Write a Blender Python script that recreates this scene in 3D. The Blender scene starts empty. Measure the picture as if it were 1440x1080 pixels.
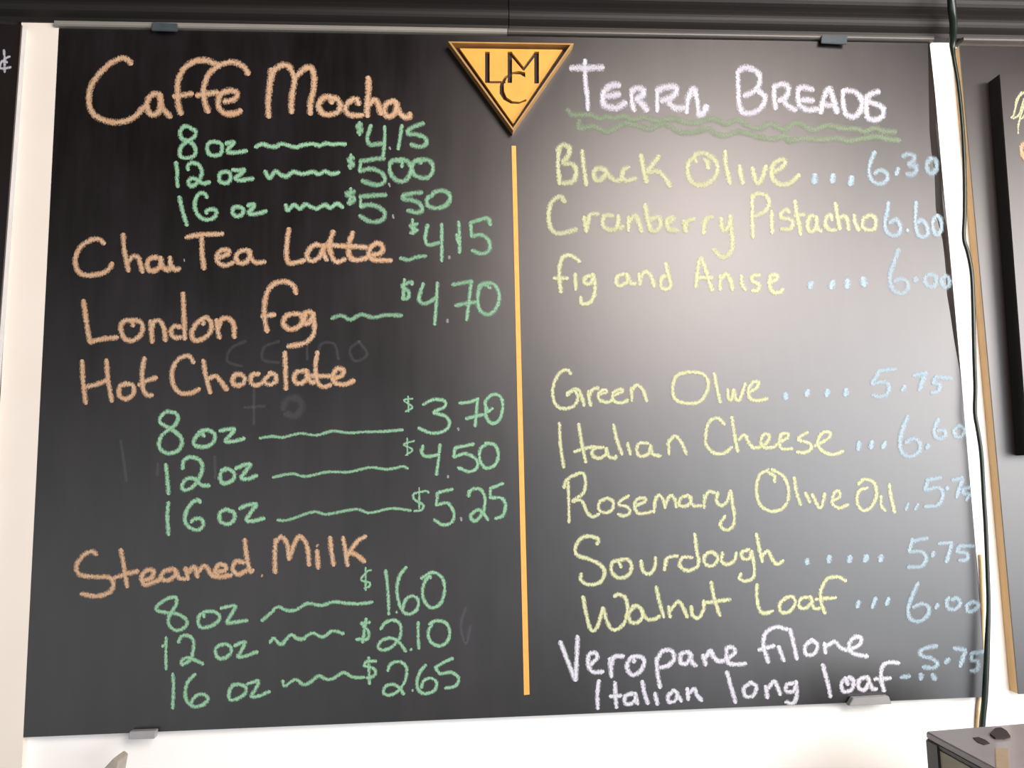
import bpy, bmesh, math, random
from mathutils import Vector, Matrix
random.seed(7)
SC = bpy.context.scene
COL = SC.collection

# ------------------------------------------------------------ camera (solved from the board's own rectangle)
W_PX, H_PX, CX, CY = 1440., 1080., 720., 540.
QUAD = [(83, 40), (1307, 61), (1388, 980), (33, 1037)]          # the board's corners in the photograph
BW, BOARD_Y = 1.224, -0.020                                      # board width in metres, its front face
def hom(p): return Vector((p[0]-CX, p[1]-CY, 1.0))
_h = [hom(p) for p in QUAD]
_vh = _h[0].cross(_h[1]).cross(_h[3].cross(_h[2])); _vh /= _vh.z
_vv = _h[0].cross(_h[3]).cross(_h[1].cross(_h[2])); _vv /= _vv.z
FOC = math.sqrt(-(_vh.x*_vv.x + _vh.y*_vv.y))
XA = Vector((_vh.x/FOC, _vh.y/FOC, 1)).normalized()              # board's right, in camera axes (x right, y down, z forward)
ZA = Vector((_vv.x/FOC, _vv.y/FOC, 1)).normalized()
if ZA.y > 0: ZA = -ZA
if XA.x < 0: XA = -XA
YA = ZA.cross(XA).normalized(); ZA = XA.cross(YA).normalized()
def camray(p): return Vector(((p[0]-CX)/FOC, (p[1]-CY)/FOC, 1.0))
r0, r1 = camray(QUAD[0]), camray(QUAD[1])
# r1*s1 - r0*s0 = BW*XA  (least squares in the x and z rows)
det = r1.x*(-r0.z) - (-r0.x)*r1.z
s1 = (BW*XA.x*(-r0.z) - (-r0.x)*BW*XA.z)/det
s0 = (r1.x*BW*XA.z - r1.z*BW*XA.x)/det
TLc = r0*s0
TLw = Vector((-BW/2, BOARD_Y, 2.75))
def c2w_dir(v): return Vector((v.dot(XA), v.dot(YA), v.dot(ZA)))
CAM = TLw - c2w_dir(TLc)
def PX(u, v, y=BOARD_Y):
    """the point of the vertical plane at depth y that shows at pixel (u, v)"""
    d = c2w_dir(camray((u, v)))
    return CAM + d*((y-CAM.y)/d.y)
cam = bpy.data.objects.new('camera', bpy.data.cameras.new('camera')); COL.objects.link(cam)
rx, ry, rz = c2w_dir(Vector((1,0,0))), c2w_dir(Vector((0,-1,0))), c2w_dir(Vector((0,0,-1)))
cam.matrix_world = Matrix(((rx.x,ry.x,rz.x,CAM.x),(rx.y,ry.y,rz.y,CAM.y),(rx.z,ry.z,rz.z,CAM.z),(0,0,0,1)))
cam.data.sensor_width = 36; cam.data.lens = FOC/W_PX*36; cam.data.clip_start = .01
SC.camera = cam

# ------------------------------------------------------------ world, lights, exposure
wd = bpy.data.worlds.new('world'); SC.world = wd; wd.use_nodes = True
wd.node_tree.nodes['Background'].inputs[0].default_value = (1.0, .93, .88, 1)
wd.node_tree.nodes['Background'].inputs[1].default_value = .05
SC.view_settings.view_transform = 'Standard'; SC.view_settings.look = 'None'
SC.view_settings.gamma = 1; SC.view_settings.use_curve_mapping = False
SC.view_settings.exposure = 0.0
def area(name, loc, aim, size, size_y, power, col, shape='RECTANGLE'):
    l = bpy.data.lights.new(name, 'AREA'); l.shape = shape; l.size = size; l.size_y = size_y
    l.energy = power; l.color = col
    o = bpy.data.objects.new(name, l); COL.objects.link(o); o.location = loc
    o.rotation_euler = (Vector(aim)-Vector(loc)).to_track_quat('-Z', 'Y').to_euler()
    return o
def mirror_at(u, v, t):
    """a point in the room from which a lamp glints at this pixel of the board"""
    p = PX(u, v); d = (p-CAM).normalized(); d.y = -d.y
    return p + d*t, p
loc, aim = mirror_at(965, 330, 1.5)
area('pendant_lamp', loc, aim, .75, .6, 25, (1.0, .86, .79), 'DISK')
loc, aim = mirror_at(1420, 450, 1.2)
area('side_lamp', loc, aim, .45, .8, 10, (1.0, .88, .80), 'RECTANGLE')
loc, aim = mirror_at(1300, 640, 2.2)
area('window_and_fill', loc, aim, 2.2, 1.6, 74, (.93, .96, 1.0))

loc, aim = mirror_at(300, 860, 2.4)
area('window_and_fill', loc, aim, 2.8, 1.6, 14, (.96, .97, 1.0))  # added cool fill to lift the board's lower left, no window known there

# ------------------------------------------------------------ materials
def lin(h):
    h = h.lstrip('#'); r = []
    for i in (0, 2, 4):
        c = int(h[i:i+2], 16)/255.; r.append(c/12.92 if c <= .04045 else ((c+.055)/1.055)**2.4)
    return tuple(r)+(1,)
def nodes(name):
    m = bpy.data.materials.new(name); m.use_nodes = True
    nt = m.node_tree; return m, nt, nt.nodes['Principled BSDF']
def N(nt, kind, **kw):
    n = nt.nodes.new(kind)
    for k, v in kw.items():
        if k in n.inputs.keys() if isinstance(k, str) else False: n.inputs[k].default_value = v
        else: setattr(n, k, v)
    return n
def noise(nt, scale, detail=3, stretch=(1,1,1), rough=.6):
    tc = N(nt, 'ShaderNodeTexCoord'); mp = N(nt, 'ShaderNodeMapping'); mp.inputs['Scale'].default_value = stretch
    nt.links.new(tc.outputs['Object'], mp.inputs['Vector'])
    n = N(nt, 'ShaderNodeTexNoise'); n.inputs['Scale'].default_value = scale
    n.inputs['Detail'].default_value = detail; n.inputs['Roughness'].default_value = rough
    nt.links.new(mp.outputs[0], n.inputs['Vector']); return n
def mrange(nt, src, a, b, c, d):
    n = N(nt, 'ShaderNodeMapRange'); 
    for i, v in enumerate((a, b, c, d)): n.inputs[i+1].default_value = v
    nt.links.new(src, n.inputs[0]); return n.outputs[0]
def math_(nt, op, a, b=None, clamp=False):
    n = N(nt, 'ShaderNodeMath'); n.operation = op; n.use_clamp = clamp
    for i, v in enumerate((a, b)):
        if v is None: continue
        if hasattr(v, 'links'): nt.links.new(v, n.inputs[i])
        else: n.inputs[i].default_value = v
    return n.outputs[0]
def surf(name, c1, c2=None, rough=.5, scale=20, stretch=(1,1,1), bump=0, spec=.5, rvar=0):
    m, nt, b = nodes(name)
    n = noise(nt, scale, 4, stretch)
    mx = N(nt, 'ShaderNodeMix'); mx.data_type = 'RGBA'
    mx.inputs[6].default_value = lin(c1); mx.inputs[7].default_value = lin(c2 or c1)
    nt.links.new(mrange(nt, n.outputs[0], .3, .7, 0, 1), mx.inputs[0]); nt.links.new(mx.outputs[2], b.inputs['Base Color'])
    b.inputs['Roughness'].default_value = rough; b.inputs['Specular IOR Level'].default_value = spec
    if rvar: nt.links.new(mrange(nt, n.outputs[0], .3, .7, rough-rvar, rough+rvar), b.inputs['Roughness'])
    if bump:
        bp = N(nt, 'ShaderNodeBump'); bp.inputs['Strength'].default_value = bump; bp.inputs['Distance'].default_value = .001
        nt.links.new(n.outputs[0], bp.inputs['Height']); nt.links.new(bp.outputs[0], b.inputs['Normal'])
    return m
def board_mat(name, c='#100d0c', rough=.40, ior=1.72):
    """black chalkboard sheet: chalk dust wiped in broad faint streaks, satin sheen"""
    m, nt, b = nodes(name); nt.nodes.remove(b)
    n1 = noise(nt, 5, 5, (1, 1, .6)); n2 = noise(nt, 26, 4, (1.6, 1, .25))
    s = math_(nt, 'ADD', math_(nt, 'MULTIPLY', n1.outputs[0], .6), math_(nt, 'MULTIPLY', n2.outputs[0], .4))
    mx = N(nt, 'ShaderNodeMix'); mx.data_type = 'RGBA'
    mx.inputs[6].default_value = lin(c); mx.inputs[7].default_value = lin('#211d1f')
    nt.links.new(mrange(nt, s, .4, .64, 0, 1), mx.inputs[0])
    df = N(nt, 'ShaderNodeBsdfDiffuse'); nt.links.new(mx.outputs[2], df.inputs['Color'])
    gl = N(nt, 'ShaderNodeBsdfAnisotropic'); gl.distribution = 'BECKMANN'
    gl.inputs['Color'].default_value = (1, 1, 1, 1)
    nt.links.new(mrange(nt, s, .35, .65, rough-.008, rough+.01), gl.inputs['Roughness'])
    fr = N(nt, 'ShaderNodeFresnel'); fr.inputs['IOR'].default_value = ior
    ms = N(nt, 'ShaderNodeMixShader'); nt.links.new(fr.outputs[0], ms.inputs[0])
    nt.links.new(df.outputs[0], ms.inputs[1]); nt.links.new(gl.outputs[0], ms.inputs[2])
    nt.links.new(ms.outputs[0], nt.nodes['Material Output'].inputs['Surface'])
    return m
def chalk_mat(name, c, c2, grain=.5):
    m, nt, b = nodes(name)
    n = noise(nt, 430, 3, (1.5, 1, .8)); n2 = noise(nt, 60, 3)
    mx = N(nt, 'ShaderNodeMix'); mx.data_type = 'RGBA'
    mx.inputs[6].default_value = lin(c); mx.inputs[7].default_value = lin(c2)
    nt.links.new(mrange(nt, n2.outputs[0], .35, .65, 0, 1), mx.inputs[0]); nt.links.new(mx.outputs[2], b.inputs['Base Color'])
    b.inputs['Roughness'].default_value = .95; b.inputs['Specular IOR Level'].default_value = .1
    e = N(nt, 'ShaderNodeAttribute'); e.attribute_name = 'across'
    d = N(nt, 'ShaderNodeAttribute'); d.attribute_name = 'dust'
    ed = math_(nt, 'ABSOLUTE', e.outputs['Fac'])
    fall = mrange(nt, ed, 1.0, .15, 0, 1)
    g = math_(nt, 'ADD', mrange(nt, n.outputs[0], .32, .62, -.62, .26), mrange(nt, n2.outputs[0], .3, .7, -.22, .12))
    a = math_(nt, 'MULTIPLY', math_(nt, 'ADD', math_(nt, 'MULTIPLY', fall, 1.25), g, True), d.outputs['Fac'], True)
    a = math_(nt, 'MULTIPLY', a, mrange(nt, fall, 0, .25, 0, 1), True)
    nt.links.new(a, b.inputs['Alpha'])
    return m
M = {
 'wall': surf('white_wall_paint', '#fbf9f6', '#f7f3ee', .6, 6),
 'cream': surf('cream_trim_paint', '#ebe2d6', '#e6dccf', .6, 6),
 'board': board_mat('black_chalkboard_sheet'),
 'side_board': board_mat('brown_black_chalkboard', '#1d1613', .40, 1.68),
 'edge': surf('black_sheet_edge', '#100d0c', '#191513', .6),
 'orange': chalk_mat('orange_chalk', '#cbab8d', '#c09a79'),
 'green': chalk_mat('green_chalk', '#92be9c', '#84b08e'),
 'lime': chalk_mat('pale_lime_chalk', '#c9cba4', '#bcc097'),
 'blue': chalk_mat('pale_blue_chalk', '#aec2cd', '#a1b8c4'),
 'white': chalk_mat('white_chalk', '#cfced6', '#c3c2cd'),
 'sage': chalk_mat('sage_green_chalk', '#8a9a80', '#7f8f75'),
 'stripe': surf('orange_paint_stripe', '#f2a652', '#eb9c48', .6, 90),
 'plate': surf('yellow_painted_wood', '#cf9c42', '#c7923a', .55, 30),
 'rim': surf('tan_gold_rim', '#a87f48', '#9a733e', .5, 30),
 'back': surf('dark_brown_backing', '#1c0c10', '#221014', .6, 30),
 'mould': surf('dark_brown_moulding', '#120f0d', '#171310', .6, 12, (.3,1,6), .04, .4),
 'rail': surf('pale_plastic_rail', '#85827a', '#7a776f', .45, 9),
 'rail2': surf('grey_plastic_rail', '#4d4945', '#45413d', .45, 9),
 'wood': surf('light_wood_edge', '#e3c08c', '#d8b27a', .55, 18, (6,6,.6), .2),
 'foam': surf('pale_grey_board_edge', '#b9b7b8', '#c6c3c1', .6, 30),
 'cord': surf('dark_green_cord', '#1c2a20', '#141d18', .3, 60),
 'beige': surf('beige_cord', '#cbb188', '#b89c70', .5, 60),
 'clip': surf('smoky_plastic_clip', '#8e8d8f', '#9b9a9a', .3, 30),
 'clip2': surf('dark_smoky_plastic_clip', '#4a5156', '#3f464b', .3, 30),
 'steel': surf('dull_grey_metal', '#8f867c', '#a0978c', .45, 40),
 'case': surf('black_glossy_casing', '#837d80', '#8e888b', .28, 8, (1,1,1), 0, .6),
 'case_side': surf('olive_grey_casing_side', '#8c866c', '#7f7962', .4, 8),
 'case_trim': surf('black_casing_trim', '#1c1b1b', '#262424', .4, 8),
 'smudge': surf('dark_smudge', '#1d1816', '#2b2220', .6, 60),
 'tan_reflection_paint': surf('tan_reflection_paint', '#a8977f', '#9c8b74', .6, 60),
}

# ------------------------------------------------------------ builders
def link(name, me, mat, parent=None, label=None):
    o = bpy.data.objects.new(name, me); COL.objects.link(o)
    if mat is not None: me.materials.append(mat)
    if parent: o.parent = parent
    if label: o['label'] = label
    return o
def tag(o, label, cat, group=None):
    o['label'] = label; o['category'] = cat
    if group: o['group'] = group
    return o
def struct(o): o['kind'] = 'structure'; return o
def empty(name, loc):
    o = bpy.data.objects.new(name, None); COL.objects.link(o); o.location = loc; o.empty_display_size = .05
    return o
def rebase(o, root):
    """geometry is written in world coordinates; move it into the root's frame"""
    o.parent = root; o.location = -root.location
def prism(name, pts, y0, y1, mat, parent=None, bevel=0, at=None, label=None):
    """outline given in pixels at the front plane y0, extruded straight back to y1"""
    bm = bmesh.new(); f = [bm.verts.new(p if len(p) == 3 else PX(p[0], p[1], y0)) for p in pts]
    b = [bm.verts.new((v.co.x, y1, v.co.z)) for v in f]; n = len(f)
    bm.faces.new(f); bm.faces.new(b[::-1])
    for i in range(n): bm.faces.new((f[i], b[i], b[(i+1) % n], f[(i+1) % n]))
    bmesh.ops.recalc_face_normals(bm, faces=bm.faces)
    if bevel: bmesh.ops.bevel(bm, geom=list(bm.edges), offset=bevel, segments=2, affect='EDGES')
    me = bpy.data.meshes.new(name); bm.to_mesh(me); bm.free()
    o = link(name, me, mat, None, label)
    if parent: rebase(o, parent)
    return o
def ring(name, outer, inner, y0, y1, mat, parent):
    bm = bmesh.new()
    of = [bm.verts.new(PX(*p, y0)) for p in outer]; nf = [bm.verts.new(PX(*p, y0)) for p in inner]
    ob = [bm.verts.new((v.co.x, y1, v.co.z)) for v in of]; nb = [bm.verts.new((v.co.x, y1, v.co.z)) for v in nf]
    n = len(of)
    for i in range(n):
        j = (i+1) % n
        for q in ((of[i],of[j],nf[j],nf[i]), (ob[j],ob[i],nb[i],nb[j]), (of[i],ob[i],ob[j],of[j]), (nf[j],nb[j],nb[i],nf[i])):
            bm.faces.new(q)
    bmesh.ops.recalc_face_normals(bm, faces=bm.faces)
    me = bpy.data.meshes.new(name); bm.to_mesh(me); bm.free()
    o = link(name, me, mat); rebase(o, parent); return o
def extrude_x(name, prof, x0, x1, mat, parent=None):
    """profile of (y, z) swept along x"""
    bm = bmesh.new()
    a = [bm.verts.new((x0, y, z)) for y, z in prof]; b = [bm.verts.new((x1, y, z)) for y, z in prof]; n = len(a)
    bm.faces.new(a); bm.faces.new(b[::-1])
    for i in range(n): bm.faces.new((a[i], b[i], b[(i+1) % n], a[(i+1) % n]))
    bmesh.ops.recalc_face_normals(bm, faces=bm.faces)
    me = bpy.data.meshes.new(name); bm.to_mesh(me); bm.free()
    o = link(name, me, mat)
    if parent: rebase(o, parent)
    return o
def tube(name, pts, radii, mat, seg=10, per=5):
    """smooth round cord through world points"""
    P = []; R = []
    ext = [pts[0]]+list(pts)+[pts[-1]]; er = [radii[0]]+list(radii)+[radii[-1]]
    for i in range(1, len(ext)-2):
        for k in range(per):
            t = k/per
            P.append(cr(ext[i-1], ext[i], ext[i+1], ext[i+2], t)); R.append(er[i]*(1-t)+er[i+1]*t)
    P.append(pts[-1]); R.append(radii[-1])
    bm = bmesh.new(); rows = []
    for i, p in enumerate(P):
        d = (P[min(i+1, len(P)-1)]-P[max(i-1, 0)]).normalized()
        s = d.cross(Vector((0, 1, 0))).normalized(); u = s.cross(d)
        rows.append([bm.verts.new(p+(s*math.cos(a)+u*math.sin(a))*R[i]) for a in [2*math.pi*k/seg for k in range(seg)]])
    for a, b in zip(rows, rows[1:]):
        for k in range(seg): bm.faces.new((a[k], a[(k+1) % seg], b[(k+1) % seg], b[k])).smooth = True
    bm.faces.new(rows[0][::-1]); bm.faces.new(rows[-1])
    bmesh.ops.recalc_face_normals(bm, faces=bm.faces)
    me = bpy.data.meshes.new(name); bm.to_mesh(me); bm.free()
    return link(name, me, mat)
def cr(a, b, c, d, t):
    return .5*((2*b)+(c-a)*t+(2*a-5*b+4*c-d)*t*t+(3*b-a-3*c+d)*t*t*t)

# ------------------------------------------------------------ the wall, moulding and rails
WALL_Y = 0.0
lo = PX(-260, 1330, WALL_Y); hi = PX(1700, -160, WALL_Y)
bm = bmesh.new()
bmesh.ops.create_cube(bm, size=1)
me = bpy.data.meshes.new('wall_back')
for v in bm.verts:
    v.co = Vector((v.co.x*4.4, v.co.y*.1+.05, v.co.z*3.2+1.6))
bm.to_mesh(me); bm.free(); struct(link('wall_back', me, M['wall']))

zr0 = PX(700, 49.5, BOARD_Y).z       # bottom of rail
zr1 = PX(700, 39.5, BOARD_Y-.006).z       # top of rail
zb = zr1
xL, xR = PX(-120, 30).x, PX(1560, 60).x
xj = PX(716, 40, -.03).x
def arc(cy, cz, r, a0, a1, n=7): return [(cy-r*math.cos(math.radians(a0+(a1-a0)*k/n)), cz+r*math.sin(math.radians(a0+(a1-a0)*k/n))) for k in range(n+1)]
prof = [(-.001, zb)] + [(-.022, zb), (-.023, zb+.006)] + arc(-.022, zb+.020, .012, -60, 60) + [(-.026, zb+.034)] + arc(-.026, zb+.050, .014, -65, 65) + [(-.034, zb+.066), (-.044, zb+.080), (-.050, zb+.14), (-.001, zb+.14)]
m1 = empty('crown_moulding', (0, 0, zb))
m1['kind'] = 'structure'; m1.name = 'trim_1'
extrude_x('moulding_length', prof, xL, xj-.0006, M['mould'], m1)
extrude_x('moulding_length', [(y+.0012 if y < -.002 else y, z) for y, z in prof], xj+.0006, xR, M['mould'], m1)
rails = empty('trim_2', (0, 0, zr0)); rails['kind'] = 'structure'
def rail(u0, u1, mat, dy=0):
    x0, x1 = PX(u0, 45).x, PX(u1, 45).x
    p = [(-.002, zr0), (BOARD_Y-.004+dy, zr0), (BOARD_Y-.006+dy, zr0+.0015), (BOARD_Y-.0065+dy, (zr0+zr1)/2), (BOARD_Y-.006+dy, zr1-.0005), (-.002, zr1-.0005)]
    extrude_x('rail_length', p, x0, x1, mat, rails)
rail(79, 713, M['rail']); rail(714, 1309, M['rail2']); rail(1350, 1560, M['rail2'])

def strip(name, a, b, y0):
    bm = bmesh.new(); f = [PX(a[0], a[1], y0), PX(b[0], a[1], y0)]
    g = [PX(a[2], a[3], y0), PX(b[2], a[3], y0)]
    z1 = f[0].z; z0 = g[0].z
    vs = [bm.verts.new((p.x, y, z)) for y in (y0, -.0005) for p, z in ((f[0], z1), (f[1], z1), (g[1], z0), (g[0], z0))]
    for q in ((0,1,2,3), (7,6,5,4), (0,4,5,1), (1,5,6,2), (2,6,7,3), (3,7,4,0)): bm.faces.new([vs[i] for i in q])
    bmesh.ops.recalc_face_normals(bm, faces=bm.faces)
    me = bpy.data.meshes.new(name); bm.to_mesh(me); bm.free(); struct(link(name, me, M['wall']))
strip('wall_lining', (-420, 28, -420, 1180), (1860, 28, 1860, 1180), -.009)
bm = bmesh.new(); bmesh.ops.create_cube(bm, size=1); x0, x1 = PX(30, 34, -.0195).x, -BW/2-.0006; z0 = PX(0, 1180, -.02).z
for v in bm.verts: v.co = Vector((x0 if v.co.x < 0 else x1, -.0195 if v.co.y < 0 else -.009, z0 if v.co.z < 0 else zb-.0002))
me = bpy.data.meshes.new('trim_3'); bm.to_mesh(me); bm.free(); struct(link('trim_3', me, M['cream']))

# ------------------------------------------------------------ the main board
root = empty('menu_board', PX(710, 1010)); tag(root, 'large black chalkboard menu of drinks and breads hung on the white wall', 'menu board')
# right edge bent back in a wavy curl, shaped to imitate the cord's shadow
SHADE_CURL = [(40, 1304), (60, 1305), (130, 1306), (185, 1307), (215, 1310), (240, 1314), (300, 1316), (340, 1326), (380, 1330), (410, 1331), (440, 1336), (480, 1342), (530, 1351), (600, 1358), (700, 1366), (980, 1388)]
EDGE = [(61, 1307.5), (130, 1315), (250, 1325.6), (340, 1334.5), (440, 1343.5), (540, 1352.6), (840, 1378), (980, 1388)]
def interp(tab, v):
    if v <= tab[0][0]: return tab[0][1]
    for (a, x), (b, y) in zip(tab, tab[1:]):
        if v <= b: return x+(y-x)*(v-a)/(b-a)
    return tab[-1][1]
def board_depth(u, v):
    c = interp(SHADE_CURL, v); return BOARD_Y + max(0., min(11., u-c))*.00055
bm = bmesh.new(); rows = []
TOP = lambda t: (83+(1307.5-83)*t, 40+21*t)
BOT = lambda t: (33+(1388-33)*t, 1037-57*t)
for j in range(61):
    s = j/60; row = []
    # left edge point and right edge point at this height
    lx, ly = 83-50*s, 40+997*s
    ry_ = 61+919*s; rxx = interp(EDGE, ry_); cx_ = min(interp(SHADE_CURL, ry_), rxx-.6)
    us = [lx+(cx_-lx)*k/20 for k in range(21)]+[cx_+(rxx-cx_)*k/4 for k in range(1, 5)]
    for u in us:
        v = ly+(ry_-ly)*(u-lx)/(rxx-lx)
        row.append(bm.verts.new(PX(u, v, board_depth(u, v))))
    rows.append(row)
for a, b in zip(rows, rows[1:]):
    for k in range(len(a)-1): bm.faces.new((a[k], b[k], b[k+1], a[k+1]))
loop = rows[0]+[r[-1] for r in rows[1:]]+rows[-1][-2::-1]+[r[0] for r in rows[-2:0:-1]]
back = [bm.verts.new((v.co.x, max(v.co.y+.003, BOARD_Y+.0065), v.co.z)) for v in loop]
for i in range(len(loop)): 
    j = (i+1) % len(loop); bm.faces.new((loop[i], loop[j], back[j], back[i]))
bm.faces.new(back)
bmesh.ops.recalc_face_normals(bm, faces=bm.faces)
me = bpy.data.meshes.new('panel'); bm.to_mesh(me); bm.free()
rebase(link('panel', me, M['board']), root)
prism('divider_stripe', [(719.5, 205), (725.5, 205), (744.7, 976.5), (736.9, 977.5)], BOARD_Y-.0009, BOARD_Y-.0001, M['stripe'], root, label='straight orange vertical dividing stripe')

# ------------------------------------------------------------ chalk writing
LIFT = [0]
def stroke_geo(bm, la, ld, pts, nib, dust, depthf, taper=True):
    """one chalk stroke: pts in photo pixels, nib = (width of horizontal runs, width of vertical runs)"""
    wh, wv = nib
    P = [Vector(p) for p in pts]
    if len(P) == 1: P = [P[0]+Vector((-.1, .6)), P[0]+Vector((.1, -.6))]
    ext = [P[0]*2-P[1]]+P+[P[-1]*2-P[-2]]
    S = []
    for i in range(1, len(ext)-2):
        L = (ext[i+1]-ext[i]).length; n = max(2, int(L/1.3))
        for k in range(n): S.append(cr(ext[i-1], ext[i], ext[i+1], ext[i+2], k/n))
    S.append(P[-1].copy())
    # rounded ends: extend by half a width
    d0 = (S[1]-S[0]).normalized(); d1 = (S[-1]-S[-2]).normalized()
    c = .35*min(wh, wv)
    S = [S[0]-d0*c]+S+[S[-1]+d1*c]
    n = len(S); LIFT[0] = (LIFT[0]+1) % 40
    jit = [random.uniform(.9, 1.08) for _ in range(n//3+3)]
    rows = []; length = sum((S[i+1]-S[i]).length for i in range(n-1)); run = 0
    for i, p in enumerate(S):
        if i: run += (p-S[i-1]).length
        d = (S[min(i+1, n-1)]-S[max(i-1, 0)])
        d = d.normalized() if d.length > 1e-6 else Vector((1, 0))
        w = wh*abs(d.x)+wv*abs(d.y); w /= max(.001, math.hypot(d.x, d.y)) ; w = min(w, max(wh, wv)*1.05)
        j = jit[i//3]*(1-(i % 3)/3)+jit[i//3+1]*((i % 3)/3); w *= j
        e = min(run, length-run)
        if e < w*.45: w *= .45+.55*math.sqrt(max(0, 1-(1-e/(w*.45))**2))
        nn = Vector((-d.y, d.x))
        lift = .00025+.000012*LIFT[0]+.0002*i/n
        dd = dust*(1-.22*(abs(d.x) if wh > wv*1.15 else 0))
        row = []
        for a in (-1, -.5, 0, .5, 1):
            q = p+nn*(w*.70*a)
            v = bm.verts.new(PX(q.x, q.y, depthf(q.x, q.y)-lift)); v[la] = a; v[ld] = dd; row.append(v)
        rows.append(row)
    for a, b in zip(rows, rows[1:]):
        for k in range(4): bm.faces.new((a[k], b[k], b[k+1], a[k+1]))
def parse(s, reg):
    ox, oy, sc = reg; out = []
    for part in s.split('|'):
        t = part.split()
        if not t: continue
        out.append([(ox+float(a.split(',')[0])/sc, oy+float(a.split(',')[1])/sc) for a in t])
    return out
def chalk(name, label, mat, strokes, nib, dust=.93, parent=None, depthf=board_depth):
    if name in ('chalk_dots', 'chalk_dot', 'wiped_chalk') and len(strokes) > 1:
        for s in strokes: chalk('chalk_dot' if name != 'wiped_chalk' else name, None, mat, [s], nib, dust, parent, depthf)
        return
    bm = bmesh.new(); la = bm.verts.layers.float.new('across'); ld = bm.verts.layers.float.new('dust')
    for s in strokes: stroke_geo(bm, la, ld, s, nib, dust, depthf)
    me = bpy.data.meshes.new(name); bm.to_mesh(me); bm.free()
    rebase(link(name, me, M[mat], None, label), parent or root)
def put(reg, mat, nib, items, dust=.93, parent=None, depthf=board_depth):
    for it in items:
        name, label, s = it[:3]; st = parse(s, reg); nb = it[3] if len(it) > 3 else nib; du = it[4] if len(it) > 4 else dust
        chalk(name, label, mat, st, nb, du, parent, depthf)

A = (100, 60, 4.8); B = (340, 60, 4.8); C_ = (220, 170, 6.545); D = (440, 170, 6.545); E_ = (90, 310, 4.8); F = (360, 300, 4.)
G = (90, 480, 3.4286); H = (200, 560, 5.4); I = (360, 550, 4.); J = (90, 740, 3.2727); K = (210, 830, 6.355); L = (380, 790, 5.143)
MM = (780, 70, 6.); NN = (1010, 70, 5.143); O = (770, 200, 5.143); P_ = (950, 200, 7.2); Q = (1030, 260, 6.261); R = (770, 340, 4.)
S_ = (1130, 200, 6.545); T = (1110, 340, 5.76); U = (760, 500, 4.235); V = (1060, 500, 4.645); X = (1050, 650, 4.235); Wr = (780, 650, 4.8)
Y = (790, 740, 4.364); Z = (1050, 740, 4.235); a_ = (770, 870, 4.5); b_ = (1050, 870, 4.114)

put(A, 'orange', (8.2, 8.2), [
 ('chalk_word', 'orange chalk word Caffe', '405,140 375,112 330,108 265,140 200,200 145,275 122,350 125,430 160,490 225,525 310,538 380,525 440,490 490,435|600,355 560,345 525,375 512,420 525,470 560,488 595,460 605,400 600,350|600,350 610,420 635,465 670,500|990,150 920,122 850,122 790,150 745,200 720,270 718,340 722,410 740,480|695,360 760,355 815,345|1195,210 1160,160 1090,130 1020,145 950,190 915,240 895,310 900,390 925,465|850,355 920,345 985,335|1035,397 1090,388 1120,360 1110,330 1060,325 1010,350 993,400 1005,450 1050,480 1110,475 1145,460')])
put(B, 'orange', (7.6, 8.2), [
 ('chalk_word', 'orange chalk word Mocha', '200,180 188,290 178,400 182,500|190,280 215,200 260,155 310,155 340,195 355,245 350,300 337,370 335,470|355,260 375,220 430,172 470,172 488,230 485,310 465,400 462,480|607,405 604,378 560,370 517,420 540,472 590,487 650,465 665,420 640,380 590,365|790,415 775,382 740,388 705,425 705,465 740,490 815,490|855,235 855,330 845,420 848,495|858,420 888,388 910,392 925,430 940,480|1040,402 1010,397 972,420 962,470 990,500 1030,480 1045,425|1043,400 1060,460 1095,500 1130,502 1135,478')])
nibg = (6.0, 5.6)
put(C_, 'green', nibg, [
 ('chalk_word', 'green chalk 8 oz, topmost row', '340,85 290,52 240,62 217,115 235,160 290,187 340,220 362,280 340,325 280,343 225,330 215,280 240,222 290,187 345,150 362,110 345,75|530,190 482,205 467,260 490,308 540,318 590,303 605,250 590,207 530,190|640,207 710,198 700,220 660,260 662,290 740,290 830,275'),
 ('chalk_line', 'wavy green chalk line after the topmost 8 oz', '910,240 980,215 1040,235 1100,235 1150,212 1210,225 1280,242 1350,222 1440,212 1500,228 1560,207 1620,218 1680,210 1740,215'),
 ('chalk_word', 'green chalk 12 oz, upper block', '180,382 190,460 190,540 195,605|290,450 290,405 330,387 380,400 415,450 410,510 380,560 340,598 302,590 297,552 330,527 380,545 430,575 490,565|620,468 582,490 582,550 620,573 668,560 683,510 660,472 620,468|700,450 760,455 810,452 765,495 727,530 770,548 890,530'),
 ('chalk_line', 'wavy green chalk line after the upper 12 oz', '1000,462 1040,525 1095,465 1150,500 1200,510 1260,468 1340,488 1440,470 1490,492 1550,465 1610,488 1680,475'),
 ('chalk_word', 'green chalk 16 oz, upper block', '210,700 230,790 255,880 280,960|465,705 440,668 400,668 365,710 352,790 380,860 430,903 490,908 540,880 550,832 510,812 460,830 462,850|750,788 707,802 702,850 740,878 788,860 798,812 750,788|840,778 900,768 888,800 852,840 870,860 930,853 1010,830'),
 ('chalk_line', 'wavy green chalk line after the upper 16 oz', '1190,772 1210,825 1265,772 1320,808 1370,768 1440,800 1480,808 1550,772 1600,800 1660,762 1715,795')], .95)
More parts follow.
